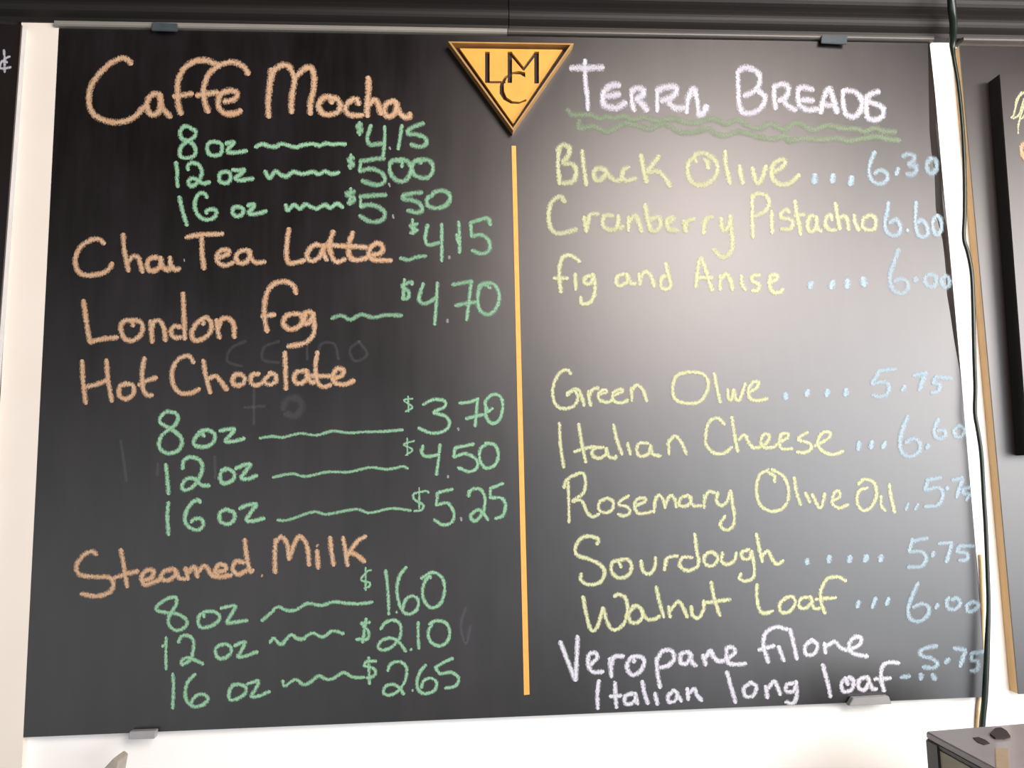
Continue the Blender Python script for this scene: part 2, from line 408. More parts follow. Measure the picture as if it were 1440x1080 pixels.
put(D, 'green', (6.6, 4.6), [
 ('chalk_price', 'green chalk price $4.15 beside the topmost 8 oz', '450,30 405,50 450,85 412,108|430,12 430,130|535,40 510,120 502,180 530,218 580,215 640,208|660,50 662,140 657,230 645,330|820,40 805,140 785,260|1020,22 940,50 880,85 877,118 950,125 1020,150 1048,195 1010,235 950,232 900,215'),
 ('chalk_price', 'green chalk price $5.00', '350,310 345,440|375,340 325,362 375,398 330,420|660,345 560,352 430,375|440,385 430,460|430,465 520,442 600,460 650,500 662,550 610,588 540,580 450,550|820,425 820,372 770,357 720,380 707,440 730,510 790,553 850,548 890,500 900,430 880,382 830,357 760,367|1000,390 965,365 922,390 912,440 940,500 1000,523 1060,518 1100,470 1100,400 1060,362 990,357 930,372'),
 ('chalk_price', 'green chalk price $5.50', '350,620 340,770|385,650 305,672 380,712 370,740 320,755|675,680 560,687 430,697|440,710 440,790|440,790 520,772 600,790 658,840 650,900 590,928 510,920 430,870|1005,660 920,667 825,687|825,690 840,720 920,730 990,770 1003,820 960,843 870,825|1100,690 1062,702 1047,750 1070,790 1150,803 1220,780 1262,720 1240,662 1170,642 1100,670')], .85)
put(D, 'white', (2.6, 3), [('chalk_dot', 'small pale chalk points of the upper prices', '705,242 712,262|700,575 708,605|738,865 742,895')], .38)
put(E_, 'orange', (7.0, 7.0), [
 ('chalk_word', 'orange chalk word Chai', '270,155 240,128 180,133 110,182 77,260 88,330 130,367 200,368 270,352 310,320 325,290|400,95 405,180 420,270 435,340|425,290 460,247 497,247 515,290 530,347|640,252 592,252 562,290 572,333 610,338 650,310 653,252|655,250 662,300 690,335|690,335 713,325 717,250|715,250 725,300 750,332 780,325'),
 ('chalk_word', 'orange chalk word Tea', '825,114 920,97 1070,90|930,100 930,200 945,325|1048,252 1105,227 1110,202 1062,202 1032,240 1042,285 1090,303 1140,285|1240,202 1192,207 1162,245 1180,285 1230,280 1255,232 1245,202|1250,200 1265,260 1300,285 1355,280'),
 ('chalk_word', 'orange chalk word London', '132,542 145,640 160,740 175,820|175,822 260,800 360,790|465,710 460,682 412,677 382,720 402,788 450,812 510,780 533,720 510,682 450,672|585,680 590,750 595,820|590,740 610,682 650,682 675,730 685,810|790,722 747,712 722,750 740,788 790,790|805,492 808,600 812,700 815,800|940,700 930,672 890,702 862,760 880,808 940,798 988,750 993,692 960,657 920,672|1030,672 1035,730 1050,792|1045,720 1065,667 1110,662 1145,702 1150,788')])
put(E_, 'white', (2, 2), [('chalk_dot', 'pale chalk point after Chai', '812,262 812,275')], .5)
put(F, 'orange', (7.0, 7.2), [
 ('chalk_word', 'orange chalk word Latte', '185,88 175,160 172,240 190,280 240,273 270,265|370,182 330,178 292,215 287,252 320,267 360,240 380,182|383,178 382,230 400,262|435,102 413,170 423,230 450,272 500,258|545,107 522,180 527,240 560,262 620,252|390,178 470,182 560,187 620,192|640,235 700,225 713,187 682,168 643,195 637,240 670,262 760,265'),
 ('chalk_word', 'orange chalk word Fog', '225,450 210,407 160,383 95,402 57,460 47,540 50,600 62,665|35,580 105,570|268,595 250,570 215,565 172,577 153,620 190,652 240,638 268,600 278,572|325,572 300,556 267,567 260,598 285,622 310,600 322,565|316,562 328,630 318,690 270,732 180,748')])
put(F, 'green', (5.8, 5.0), [
 ('chalk_line', 'short green chalk dash after Latte', '812,252 860,262 900,247 955,240'),
 ('chalk_price', 'green chalk price $4.15 beside Latte', '880,35 885,115|908,60 868,72 905,95 868,110|965,65 952,140 970,177 1030,165|1045,60 1045,160 1045,268|1140,48 1145,130 1145,222|1130,120 1138,165|1318,65 1300,28 1207,52|1207,52 1212,128|1212,130 1270,122 1312,160 1310,208 1270,228 1215,208'),
 ('chalk_line', 'wavy green chalk line after London Fog', '425,590 480,575 530,598 590,570 660,585 730,572 820,575'),
 ('chalk_price', 'green chalk price $4.70', '835,372 828,485|878,400 872,385 822,410 858,440 853,478 822,478|940,395 917,480 950,508 1020,472|1020,390 1015,500 1005,625|1105,402 1215,382|1210,385 1200,480 1185,600|1122,520 1180,507 1235,500|1318,420 1290,402 1257,420 1247,490 1262,548 1310,568 1353,530 1368,460 1340,402 1290,392 1252,412')], .85)
put(F, 'white', (3.2, 4), [('chalk_dot', 'small pale chalk points of the $4.15 and $4.70', '1088,242 1088,254|1077,597 1077,612')], .35)
put(G, 'orange', (6.6, 6.8), [
 ('chalk_word', 'orange chalk word Hot', '87,95 92,190 105,298|205,90 212,180 230,288|102,220 150,210 205,190|310,207 272,217 267,260 300,278 335,250 330,212 292,202|388,80 377,150 382,230 405,260 425,258|362,210 400,190 445,175'),
 ('chalk_word', 'orange chalk word Chocolate', '625,102 600,70 552,87 522,140 527,208 560,248 610,250 652,230|672,92 682,160 705,248|692,182 730,167 755,192 785,233|830,160 812,190 830,213 865,203 868,172 840,157 815,165|940,157 907,162 902,200 925,213 957,200|1000,157 967,185 985,208 1020,195 1018,162 990,152|1065,52 1068,140 1070,230|1160,142 1117,152 1112,193 1140,203 1170,180 1167,138|1170,140 1185,190 1205,200|1222,52 1212,130 1225,203 1258,218 1285,210|1177,165 1230,168 1280,168|1300,182 1342,162 1345,138 1317,132 1297,165 1305,198 1350,208 1398,190')])
put(H, 'green', (5.8, 5.8), [
 ('chalk_word', 'green chalk 8 oz of the hot chocolate', '250,112 190,102 142,140 137,185 180,213 240,248 288,290 303,340 270,398 200,418 142,390 127,340 150,282 205,237 258,190 272,142 250,108|470,288 455,265|460,255 405,295 392,345 430,368 500,363 548,320 545,267 490,242 430,257|590,247 650,237 700,237 660,290 632,325 690,328 775,305'),
 ('chalk_word', 'green chalk 12 oz of the hot chocolate', '180,502 190,600 200,725|305,535 312,482 360,447 430,467 457,520 440,590 390,668 320,698 302,660 340,612 400,612 450,658 508,665|640,542 602,560 592,620 630,648 688,620 698,572 650,537 602,547|710,535 770,507 820,502 782,560 752,603 800,613 870,587'),
 ('chalk_word', 'green chalk 16 oz of the hot chocolate', '200,792 190,880 200,1035|440,790 420,772 370,802 332,870 327,940 370,988 430,998 463,960 450,917 400,917 372,940|640,842 592,870 592,930 640,958 693,930 698,872 640,842|740,837 800,812 865,807 822,870 792,928 850,930 925,912')], .98)
put(I, 'green', (5.0, 4.4), [
 ('chalk_line', 'long green chalk line before $3.70', '20,265 90,255 150,260 250,238 340,248 430,225 520,235 600,230 700,228 825,218', (4.2, 4), .8),
 ('chalk_line', 'long green chalk line before $4.50', '95,485 200,465 280,480 400,455 520,455 640,430 740,440 820,425 855,435', (4.2, 4), .8),
 ('chalk_line', 'long green chalk line before $5.25', '120,725 180,725 320,680 400,692 560,665 640,685 760,660 870,672', (4.2, 4), .8),
 ('chalk_price', 'green chalk price $3.70', '940,75 1000,47 1062,57 1058,90 1000,120 1068,142 1088,190 1050,228 980,235 915,207|1145,67 1200,62 1250,42|1245,45 1240,120 1232,198|1182,155 1220,145 1275,132|1330,98 1305,118|1302,105 1290,62 1330,20 1375,32 1388,90 1370,158 1330,183 1297,150 1290,90'),
 ('chalk_sign', 'thin green chalk dollar sign before 3.70', '855,30 858,115|880,42 832,52 880,90 842,115', (3.2, 3), .8),
 ('chalk_sign', 'thin green chalk dollar sign before 4.50', '850,265 852,360|890,280 832,300 880,330 842,360', (3.2, 3), .8),
 ('chalk_sign', 'thin green chalk dollar sign before 5.25', '918,545 918,660|970,572 960,562 890,577 892,610 940,640 930,668 890,675', (3.6, 3.2), .85),
 ('chalk_price', 'green chalk price $4.50', '940,307 932,345 960,368 1030,357|1035,300 1025,400 1015,470|1225,298 1117,320|1120,320 1112,370|1112,370 1180,352 1238,385 1243,430 1200,453 1137,430|1300,292 1262,330 1262,400 1300,433 1348,410 1363,350 1340,302 1290,292'),
 ('chalk_price', 'green chalk price $5.25', '1105,552 1020,572|1020,575 1015,640|1012,640 1080,632 1113,690 1100,738 1050,753 1002,722|1195,592 1207,557 1260,552 1288,600 1280,670 1240,728 1212,720 1212,692 1250,667 1280,690 1305,725|1390,520 1317,547|1320,545 1317,600|1317,600 1380,602 1403,640 1390,698 1347,718')], .88)
put(I, 'white', (3, 3.4), [('chalk_dot', 'small pale chalk points of the hot chocolate prices', '1137,208 1139,220|1079,476 1080,486|1153,712 1155,728')], .4)
put(J, 'orange', (6.6, 6.8), [
 ('chalk_word', 'orange chalk word Steamed', '150,130 130,117 92,132 58,180 72,222 140,233 205,235 228,265 210,303 150,322 80,310|262,108 275,180 290,278|218,245 270,225 340,207|357,250 400,240 413,207 382,202 357,235 372,268 420,255 450,237|505,197 462,207 447,240 480,248 513,225 510,197|515,202 530,238 560,243|560,192 570,243|575,212 600,187 615,233|615,212 648,182 680,225 700,233|692,210 738,205 743,182 712,177 697,210 715,233 770,225|830,167 792,162 777,195 800,222 838,205|832,62 840,130 855,205 870,203'),
 ('chalk_word', 'orange chalk word Milk', '975,62 970,130 972,213|972,77 1000,48 1028,85 1035,152|1037,148 1060,82 1085,48 1118,90 1128,178|1165,112 1170,192|1225,52 1230,110 1240,178|1285,52 1295,110 1305,180|1388,47 1350,70 1307,130|1317,120 1350,135 1383,163')])
put(J, 'orange', (3.5, 3.5), [('chalk_dot', 'small orange chalk dots by Steamed Milk', '912,225 911,231|1170,86 1162,92')], .7)
put(K, 'green', (5.3, 5.0), [
 ('chalk_word', 'green chalk 8 oz of the steamed milk', '250,92 230,62 170,72 90,122 62,170 100,193 180,203 260,215 328,260 333,310 280,353 220,353 177,310 172,250 200,192 238,132 243,92|490,238 485,212|490,195 445,230 437,300 470,333 540,323 610,280 628,232 580,192 490,190|640,162 700,147 770,142 730,220 692,288 770,285 875,270'),
 ('chalk_word', 'green chalk 12 oz of the steamed milk', '150,422 148,560 150,705|118,500 145,488|260,465 290,412 350,407 393,450 393,530 370,610 330,648 292,663 292,627 340,602 400,620 480,658|660,482 602,510 592,560 620,608 680,603 728,560 728,512 680,482 622,492|760,497 800,477 855,467 822,540 792,593 860,588 965,550'),
 ('chalk_word', 'green chalk 16 oz of the steamed milk', '210,747 215,860 210,1055|410,752 350,812 322,890 332,980 390,1038 470,1028 523,980 500,937 440,932 392,970 372,1010|790,842 742,852 712,920 722,978 790,968 858,920 858,862 790,837|875,837 930,822 975,812 950,880 912,948 970,948 1075,907')], .98)
put(L, 'green', (4.9, 4.4), [
 ('chalk_line', 'wavy green chalk line before $1.60', '-62,425 -35,405 10,365 55,327 130,353 190,345 270,302 370,315 460,290 560,300 650,303 740,292', (4.8, 4.4), .9),
 ('chalk_line', 'wavy green chalk line before $2.10', '0,575 30,555 75,598 150,530 220,563 300,517 380,543 450,500 530,520'),
 ('chalk_line', 'wavy green chalk line before $2.65', '90,860 105,898 180,852 240,888 290,870 350,827 410,850 460,840 530,802 600,835 680,835'),
 ('chalk_sign', 'thin green chalk dollar sign before 1.60', '690,42 690,205|730,60 700,72 657,130 720,152 713,180 680,190', (3.2, 3), .9),
 ('chalk_price', 'green chalk price $1.60', '835,62 850,200 858,380|985,40 942,90 917,180 927,280 960,358 1010,378 1063,340 1068,272 1020,247 977,280 957,340|1160,118 1150,100 1112,160 1102,240 1130,308 1180,333 1238,290 1262,200 1240,112 1170,77 1092,120'),
 ('chalk_price', 'green chalk price $2.10', '695,412 668,583|720,437 662,447 710,500 700,558 622,560|800,488 830,442 890,422 938,450 943,530 900,598 830,638 782,620 802,572 870,552 930,580 980,648|1070,437 1070,530 1075,628|1170,457 1142,510 1160,578 1220,608 1278,580 1298,510 1270,442 1200,427 1150,452'),
 ('chalk_price', 'green chalk price $2.65', '712,692 718,883|765,720 700,722 682,750 740,770 763,800 740,830 700,840|850,788 870,742 930,722 983,760 978,850 930,928 870,963 822,950 832,902 890,887 940,920 965,958|1125,747 1087,790 1062,860 1072,928 1120,953 1188,930 1203,872 1160,842 1112,860 1092,910|1320,697 1250,730 1192,765|1195,768 1230,808 1310,800 1362,840 1340,898 1265,913')], .92)
put(K, 'green', (4.8, 4.6), [('chalk_line', 'left end of the wavy chalk line after the lower 12 oz', '1080,470 1110,427 1150,468 1190,483 1230,432 1270,398 1320,430 1390,435')])
put(L, 'green', (3, 3.4), [('chalk_dot', 'small green chalk points of the milk prices', '915,358 914,368|1022,628 1015,640|1032,925 1030,935')], .8)

put(MM, 'white', (10.0, 6.2), [
 ('chalk_word', 'white chalk word Terra in capitals', '135,155 270,153 410,150|255,88 258,250 275,400 280,505|548,300 480,302 422,345 403,400 422,465 480,488 540,485 600,445|415,390 480,388 548,372|648,360 652,440 670,515|645,350 700,322 748,345 742,385 690,415|690,418 740,460 778,515|865,345 865,430 865,518|860,345 930,318 1008,315 1028,350 990,400 900,432|960,440 1010,492 1090,490|1115,530 1122,430 1170,332 1200,420 1215,530 1240,550 1285,475')], .9)
put(NN, 'white', (8.6, 6.6), [
 ('chalk_word', 'white chalk word Breads in capitals', '140,165 145,280 150,380 170,455|140,155 200,130 280,160 300,220 270,290 190,335|290,295 338,345 318,410 250,455 175,458|405,265 405,350 415,425|400,265 470,248 508,282 490,340 440,368|470,370 510,410 560,437|685,290 630,275 582,285 577,350 590,400|610,362 688,368|582,400 640,435 720,430|740,455 760,360 800,278 830,350 860,455|775,400 845,402|905,290 902,380 920,465|920,292 1000,312 1038,370 1028,440 980,485 920,468|1162,302 1100,322 1072,365 1130,390 1188,420 1188,478 1130,508 1082,488 1072,420 1070,375')], .88)
put(NN, 'sage', (8.4, 7.8), [
 ('chalk_line', 'upper wavy sage green underline', ' '.join('%.0f,%.0f' % (((780+x/6.)-1010)*5.143, ((70+y/6.)-70)*5.143) for x, y in [(110,505),(150,550),(250,548),(300,548),(380,580),(440,562),(500,577),(590,560),(660,590),(760,570),(850,600),(930,587),(1010,582),(1100,610),(1200,615),(1320,582)])+' 51,535 90,525 150,508 220,550 300,568 380,538 480,575 570,527 680,580 790,547 900,570 1000,572 1060,590 1130,567 1200,590 1280,595'),
 ('chalk_line', 'lower wavy sage green underline', ' '.join('%.0f,%.0f' % (((780+x/6.)-1010)*5.143, ((70+y/6.)-70)*5.143) for x, y in [(207,602),(203,662),(280,655),(340,647),(430,690),(500,670),(600,622),(700,642),(800,670),(880,632),(940,627),(1010,670),(1080,700),(1200,690),(1290,667),(1360,710)])+' 51,621 100,605 150,592 230,610 290,630 400,645 480,622 520,658 620,640 740,650 860,640 940,660 1040,642 1150,627 1220,645 1310,655')], .62)
put(O, 'lime', (7.4, 6.2), [
 ('chalk_word', 'pale lime chalk word Black', '85,50 75,150 87,300|68,60 110,20 158,42 148,100 110,140|110,152 188,165 208,220 180,285 112,298|250,62 260,170 280,308|420,202 362,188 333,230 352,278 390,268 420,232|410,192 440,240 490,278 540,270|588,182 552,202 538,250 572,278 638,262|675,92 690,180 715,288|805,102 760,160 722,210|730,217 800,212 850,260 885,318'),
 ('chalk_word', 'pale lime chalk word Cranberry', '125,430 90,393 32,432 7,520 22,618 70,660 140,652 208,630|265,542 280,645|280,635 298,560 312,522 365,520|470,532 412,532 397,590 430,628 490,628 515,560|510,532 515,620 545,610|585,542 585,638|590,580 630,532 655,570 680,645|705,452 720,540 745,638|740,562 798,542 818,590 790,638 747,640|862,590 908,562 890,542 862,570 880,628 940,640|985,572 1000,645|997,620 1010,572 1060,555|1130,600 1150,552 1190,540|1132,575 1130,658|1255,552 1262,618 1290,638 1320,580|1320,532 1327,640 1337,700 1327,790 1265,832 1200,775')], .85)
put(P_, 'lime', (7.2, 6.2), [
 ('chalk_word', 'pale lime chalk word Olive after Black', '210,195 185,160 132,210 122,300 152,390 240,438 340,408 408,330 423,240 370,152 290,112 220,117 180,155|290,170 320,200 330,262|505,92 505,200 530,330 550,418|650,242 657,310 680,415|780,262 802,360 830,418 870,370 918,242|1000,300 1080,250 1108,200 1080,178 1012,202 973,270 982,368 1060,428 1150,418 1210,370 1250,332')], .85)
put(Q, 'lime', (6.6, 5.6), [
 ('chalk_word', 'pale lime chalk word Pistachio', '175,92 175,200 175,330 180,462|172,112 220,78 290,92 323,150 290,228 200,275|345,232 345,330 350,425|500,240 470,218 432,250 432,290 500,302 528,332 508,388 430,390|550,142 565,250 590,370 600,435|550,270 630,262|730,282 692,272 662,330 672,398 710,408 738,350 740,282|740,282 747,380 780,408|875,308 863,262 827,290 817,350 850,393 910,400|905,162 920,260 945,388|942,292 988,275 1013,320 1020,392|1070,267 1080,330 1110,398|1190,280 1152,300 1147,370 1190,398 1248,388 1262,320 1238,275 1190,268')], .88)
put(S_, 'blue', (6.6, 5.2), [
 ('chalk_dots', 'row of blue chalk dots before 6.30', '105,305 97,370|272,305 262,360|442,325 430,385', (9, 8.4), .8),
 ('chalk_price', 'blue chalk price 6.30', '655,88 617,180 602,260 622,338 680,382 740,372 772,330 758,282 700,258 652,290|872,240 852,298'),
 ('chalk_price', 'faint blue chalk digits 30', '912,130 960,110 1018,132 1008,170 962,202|970,215 1032,222 1032,270 990,300 948,290|1170,145 1135,200 1145,265 1190,285 1222,240 1217,172 1170,145', (7.6, 5.6), .6),
 ('chalk_price', 'blue chalk price 6.60 beside Pistachio', '780,552 770,640 747,740 762,818 820,860 878,838 887,770 850,712 792,742|957,805 957,818|1035,552 1030,650 1032,760 1052,848 1100,875 1142,838 1128,762 1085,715 1052,740|1230,672 1192,720 1192,800 1230,855 1268,800 1263,712 1230,672')], .75)
put(R, 'lime', (6.4, 6.0), [
 ('chalk_word', 'pale lime chalk word fig', '180,110 130,77 87,87 67,140 67,210 75,282|38,205 112,205|155,182 158,268|250,192 217,197 207,228 235,238 260,202|255,182 267,250 259,308 235,342 192,348 187,312'),
 ('chalk_word', 'pale lime chalk word and', '430,182 397,192 387,230 410,248 450,220 445,182|450,187 470,233 495,235|515,182 520,238|522,202 550,168 580,192 600,248|680,192 642,202 637,248|665,122 680,190 693,248 665,268 640,258'),
 ('chalk_word', 'pale lime chalk word Anise', '835,253 845,160 860,92 890,160 925,272|852,202 925,200|970,192 970,268|977,212 1000,182 1025,207 1040,268|1090,192 1095,240 1112,268|1190,187 1157,192 1152,220 1188,240 1183,272 1152,273|1252,230 1288,210 1288,188 1257,192 1247,240 1267,282 1305,285 1323,268')], .9)
put(T, 'blue', (7.0, 5.6), [
 ('chalk_dots', 'row of pale blue chalk dots after Anise', '180,335 165,365|352,325 338,368|470,315 467,365|598,298 605,350', (9.5, 8.5), .85),
 ('chalk_price', 'pale blue chalk price 6.00 beside Anise', '885,62 850,160 817,270 817,340 850,398 910,418 957,380 952,322 900,302 852,322|1025,292 1018,318|1130,265 1098,300 1112,348 1160,365 1190,330 1178,275 1130,265|1260,280 1232,300 1242,352 1278,368 1298,330 1286,286 1255,278')], .65)
put(U, 'lime', (5.4, 4.8), [
 ('chalk_word', 'pale lime chalk word Green', '180,110 165,87 122,97 82,160 73,240 97,298 140,317 200,298 223,250 200,208 158,225|158,237 200,202 230,212 250,260 260,298|285,212 290,260 300,298|292,240 310,202 345,192|347,232 393,217 383,202 347,225 352,263 400,278 430,262|432,240 488,212 470,202 432,225 437,268 480,283 520,265|540,192 545,268|542,212 570,177 608,202 633,272'),
 ('chalk_word', 'pale lime chalk word Olive after Green', '880,97 812,120 787,190 802,258 860,283 940,278 988,220 998,152 960,107 880,97|1035,107 1050,190 1070,278|1115,202 1120,255 1140,262 1150,203|1150,203 1165,258 1185,263 1205,212 1220,167|1242,220 1288,190 1298,158 1262,162 1237,210 1252,258 1300,268 1350,255'),
 ('chalk_word', 'pale lime chalk word Italian, upper', '113,402 118,520 138,665|228,407 245,520 270,635|202,572 270,552 320,542|375,547 322,552 307,590 345,612 388,590 390,552|395,552 405,598 445,613 450,597|435,412 455,500 485,588|520,522 535,588|640,522 592,522 573,560 592,598 640,588 655,542|655,532 670,588 715,598|765,502 765,588|757,530 800,478 840,520 870,588'),
 ('chalk_word', 'pale lime chalk letters Ch of Cheese', '1095,410 1060,373 1012,388 987,450 987,528 1030,578 1090,582 1140,547|1140,367 1155,470 1175,572|1182,500 1218,472 1240,520 1270,553')], .9)
put(V, 'lime', (5.4, 4.8), [
 ('chalk_word', 'pale lime chalk letters eese of Cheese', '0,603 40,597 93,560 98,522 70,512 47,550 62,598 120,600|130,600 162,570 218,540 222,512 182,513 167,560 182,607 250,608|350,502 302,530 292,550 358,572 378,600 340,632 282,630|400,590 488,540 497,503 452,503 417,560 440,617 510,647 583,625')], .9)
put(V, 'blue', (6.4, 5.4), [
 ('chalk_dots', 'four pale blue chalk dots after Green Olive', '210,252 207,278|352,232 345,258|482,230 475,260|605,225 598,255', (8.5, 7.8), .85),
 ('chalk_price', 'pale blue chalk price 5.75 beside Green Olive', '925,87 830,97|822,97 772,182|772,187 850,172 883,202 868,253 820,268 777,258|985,200 970,230|1045,130 1125,112|1120,115 1080,225|1290,150 1187,137|1187,142 1172,178|1172,180 1213,192 1203,233 1162,243'),
 ('chalk_dots', 'three pale blue chalk dots after Cheese', '688,568 682,612|772,562 765,602|858,568 842,600', (6.5, 6.5), .85),
 ('chalk_price', 'pale blue chalk price 6.60 beside Cheese', '1005,397 972,480 953,570 972,638 1020,660 1077,628 1082,572 1040,543 992,570|1140,585 1130,605|1205,417 1178,480 1187,528 1220,542 1252,518 1238,488 1200,490|1340,458 1308,490 1322,528 1358,528 1377,482 1340,455')], .78)
put(Wr, 'lime', (5.2, 4.6), [
 ('chalk_word', 'pale lime chalk word Rosemary', '90,132 95,270 97,405|62,172 80,122 140,84 190,74 208,130 193,208 120,260|120,265 180,260 220,340 260,368 300,350|350,242 303,270 298,318 340,342 388,318 393,262 350,242|500,227 442,262 433,285 490,302 508,338 470,362 427,350|540,300 608,265 608,243 562,248 537,290 562,342 620,343 660,330|680,237 670,338|667,290 700,223 730,250 745,308|747,290 780,223 810,250 820,303|900,222 852,242 838,288 880,298 918,270 910,227|920,232 930,288 990,295|1010,222 1010,308|1012,250 1040,198 1080,207|1100,202 1092,260 1120,292 1160,270 1185,192|1187,192 1200,280 1213,370 1198,437 1150,457 1117,420 1150,362')], .92)
put(X, 'lime', (5.2, 4.8), [
 ('chalk_word', 'pale lime chalk word Olive after Rosemary', '130,42 77,77 58,160 77,248 130,288 200,283 243,230 248,152 215,82 150,42|130,62 165,82 165,118|283,92 295,170 320,253|350,182 375,238|390,192 430,268 450,255 465,187|512,230 553,205 548,172 522,182 508,240 550,272 603,252'),
 ('chalk_word', 'pale lime chalk word Oil', '665,130 700,103 758,122 772,200 740,268 692,287 658,240 670,172 720,152|800,202 802,260 825,288|850,132 860,210 880,298')], .9)
put(X, 'blue', (6.2, 5.0), [
 ('chalk_dots', 'two small pale chalk dots after Oil', '962,245 948,282|1020,250 1002,280', (4.6, 4.4), .75),
 ('chalk_price', 'pale blue chalk price 5.75 beside Oil', '1155,92 1072,107|1080,107 1062,162|1062,165 1140,152 1168,190 1140,253 1062,263|1195,148 1193,160|1225,107 1285,92|1285,97 1250,208|1328,150 1292,160 1292,185 1325,190 1307,225')], .82)
put(Y, 'lime', (5.6, 5.2), [
 ('chalk_word', 'pale lime chalk word Sourdough', '215,110 225,82 180,62 122,72 83,130 97,178 170,203 240,240 263,290 230,347 160,357 117,328 120,292|362,252 350,218|370,202 312,222 307,280 350,317 410,298 428,240 400,202 355,210|485,212 500,278 540,292 570,250 575,192|640,202 630,268|632,240 650,193 710,182|800,192 742,192 723,240 770,272 828,250 843,202|815,47 825,130 840,218|900,162 873,190 882,233 925,243 957,200 930,162 892,162|985,162 982,218 1020,233 1060,208 1070,162|1150,142 1103,162 1112,198 1150,198 1163,162|1165,152 1178,230 1177,308 1130,337 1088,320 1100,292|1195,47 1210,130 1230,218|1222,190 1263,153 1290,200 1320,233 1358,212'),
 ('chalk_word', 'pale lime chalk word Walnut', '130,432 150,540 180,635 218,618 252,500|255,502 280,590 320,637 378,600 403,520 390,442 350,418 322,430|450,492 413,530 422,588 470,588 498,540 470,492 433,492|490,512 520,568 570,570 600,552|580,372 595,450 625,558|655,492 665,558|667,512 715,463 745,500 770,558|795,492 802,548 840,562 870,510 870,457|918,342 935,440 970,548|872,470 950,460 1033,450')], .95)
put(Z, 'lime', (5.6, 5.2), [
 ('chalk_word', 'pale lime chalk word Loaf', '62,347 60,430 80,503 110,518 155,505|240,422 198,460 203,507 250,512 288,460 275,422 232,422|370,422 322,432 313,478 350,488 388,450 377,418|385,432 400,488 435,488|590,325 540,303 482,313 443,380 442,450 465,518|412,435 470,430 530,425')], .95)
put(Z, 'blue', (6.2, 5.2), [
 ('chalk_dots', 'five blue chalk dots after Sourdough', '362,200 358,220|492,182 488,210|616,182 610,208|716,178 704,205|802,178 795,203', (8.4, 7.6), .85),
 ('chalk_price', 'blue chalk price 5.75 beside Sourdough', '1075,72 1020,80 985,95|987,77 968,145|967,150 1040,152 1068,190 1040,238 962,243|1115,155 1105,178|1145,102 1220,97|1220,102 1190,213|1350,117 1267,117|1267,122 1255,150 1308,162 1312,198 1267,203'),
 ('chalk_dots', 'three blue chalk dots after Loaf', '668,448 658,480|768,428 748,482|845,430 832,465', (6.2, 6.2), .85),
 ('chalk_price', 'blue chalk price 6.00 beside Loaf', '1020,337 987,410 962,490 973,548 1020,567 1077,530 1082,482 1040,462 992,482|1137,465 1127,487|1205,425 1190,452 1202,488 1240,493 1272,460 1250,428 1222,438|1350,448 1313,470 1318,507 1350,503 1382,470 1350,448')], .82)
put(a_, 'white', (6.4, 6.4), [
 ('chalk_word', 'white chalk word Veropane', '80,147 120,250 175,388|190,112 185,230 178,388|272,290 313,250 303,218 262,228 258,298 290,337 350,335|395,252 405,368|407,290 420,243 480,237|547,275 545,248|540,240 512,270 503,318 540,357 590,328 612,270 580,238 530,242|690,252 695,340 712,435|692,260 730,203 788,208 798,258 760,298 717,308|880,212 843,227 843,278 880,283 908,230 880,208|900,222 915,278 940,297|985,232 1000,293|997,250 1030,205 1050,240 1080,270|1080,270 1120,262 1183,220 1173,183 1137,188 1133,248 1160,287 1253,285'),
 ('chalk_word', 'white chalk word Italian, lowest', '325,392 315,480 318,568|425,402 430,480 435,562|397,492 465,488|540,472 493,490 493,538 540,533 558,492|555,472 570,540|600,397 610,460 635,537|680,472 695,542|800,452 763,490 773,528 810,518 818,472 792,452|820,472 845,522|885,442 890,512|897,470 930,442 945,480 975,518', (5.8, 5.8)),
 ('chalk_word', 'white chalk letters lo of long', '1135,337 1160,430 1190,530|1290,402 1243,440 1253,488 1300,488 1322,430 1282,402', (5.8, 6))], .96)
put(b_, 'white', (6.2, 6.2), [
 ('chalk_word', 'white chalk word filone', '235,62 170,48 112,82 97,150 125,252|72,180 158,157|185,162 215,243|250,62 270,140 290,233|380,122 338,160 348,207 390,202 408,150 372,122|450,142 455,198|462,160 508,133 540,165 575,182|575,182 648,155 662,112 622,108 592,150 612,198 698,218'),
 ('chalk_word', 'white chalk letters ng of long', '110,392 120,458|127,400 160,363 180,400 195,438|280,372 233,382 228,418 270,418 288,372|285,362 290,440 270,487 227,483', (5.8, 6)),
 ('chalk_word', 'white chalk word loaf', '440,267 465,360 485,452|585,380 575,345|570,342 548,380 562,422 608,408 618,360 592,337|700,337 653,352 648,398 680,412 708,370|702,340 725,400 750,408|880,257 820,253 783,282 778,350 795,418|742,350 830,345')], .96)
put(b_, 'blue', (6.6, 5.4), [
 ('chalk_dots', 'three blue chalk dots after loaf', '895,340 940,332|1010,322 1006,348|1075,325 1090,350', (7.2, 7.2), .7),
 ('chalk_price', 'blue chalk price 5.75, lowest', '1100,157 1015,178 1008,212 1070,230 1102,260 1080,283 1020,280|1170,233 1150,255|1200,170 1265,180|1265,185 1235,275|1380,190 1302,200|1302,202 1302,238 1338,250 1330,298 1297,300')], .85)
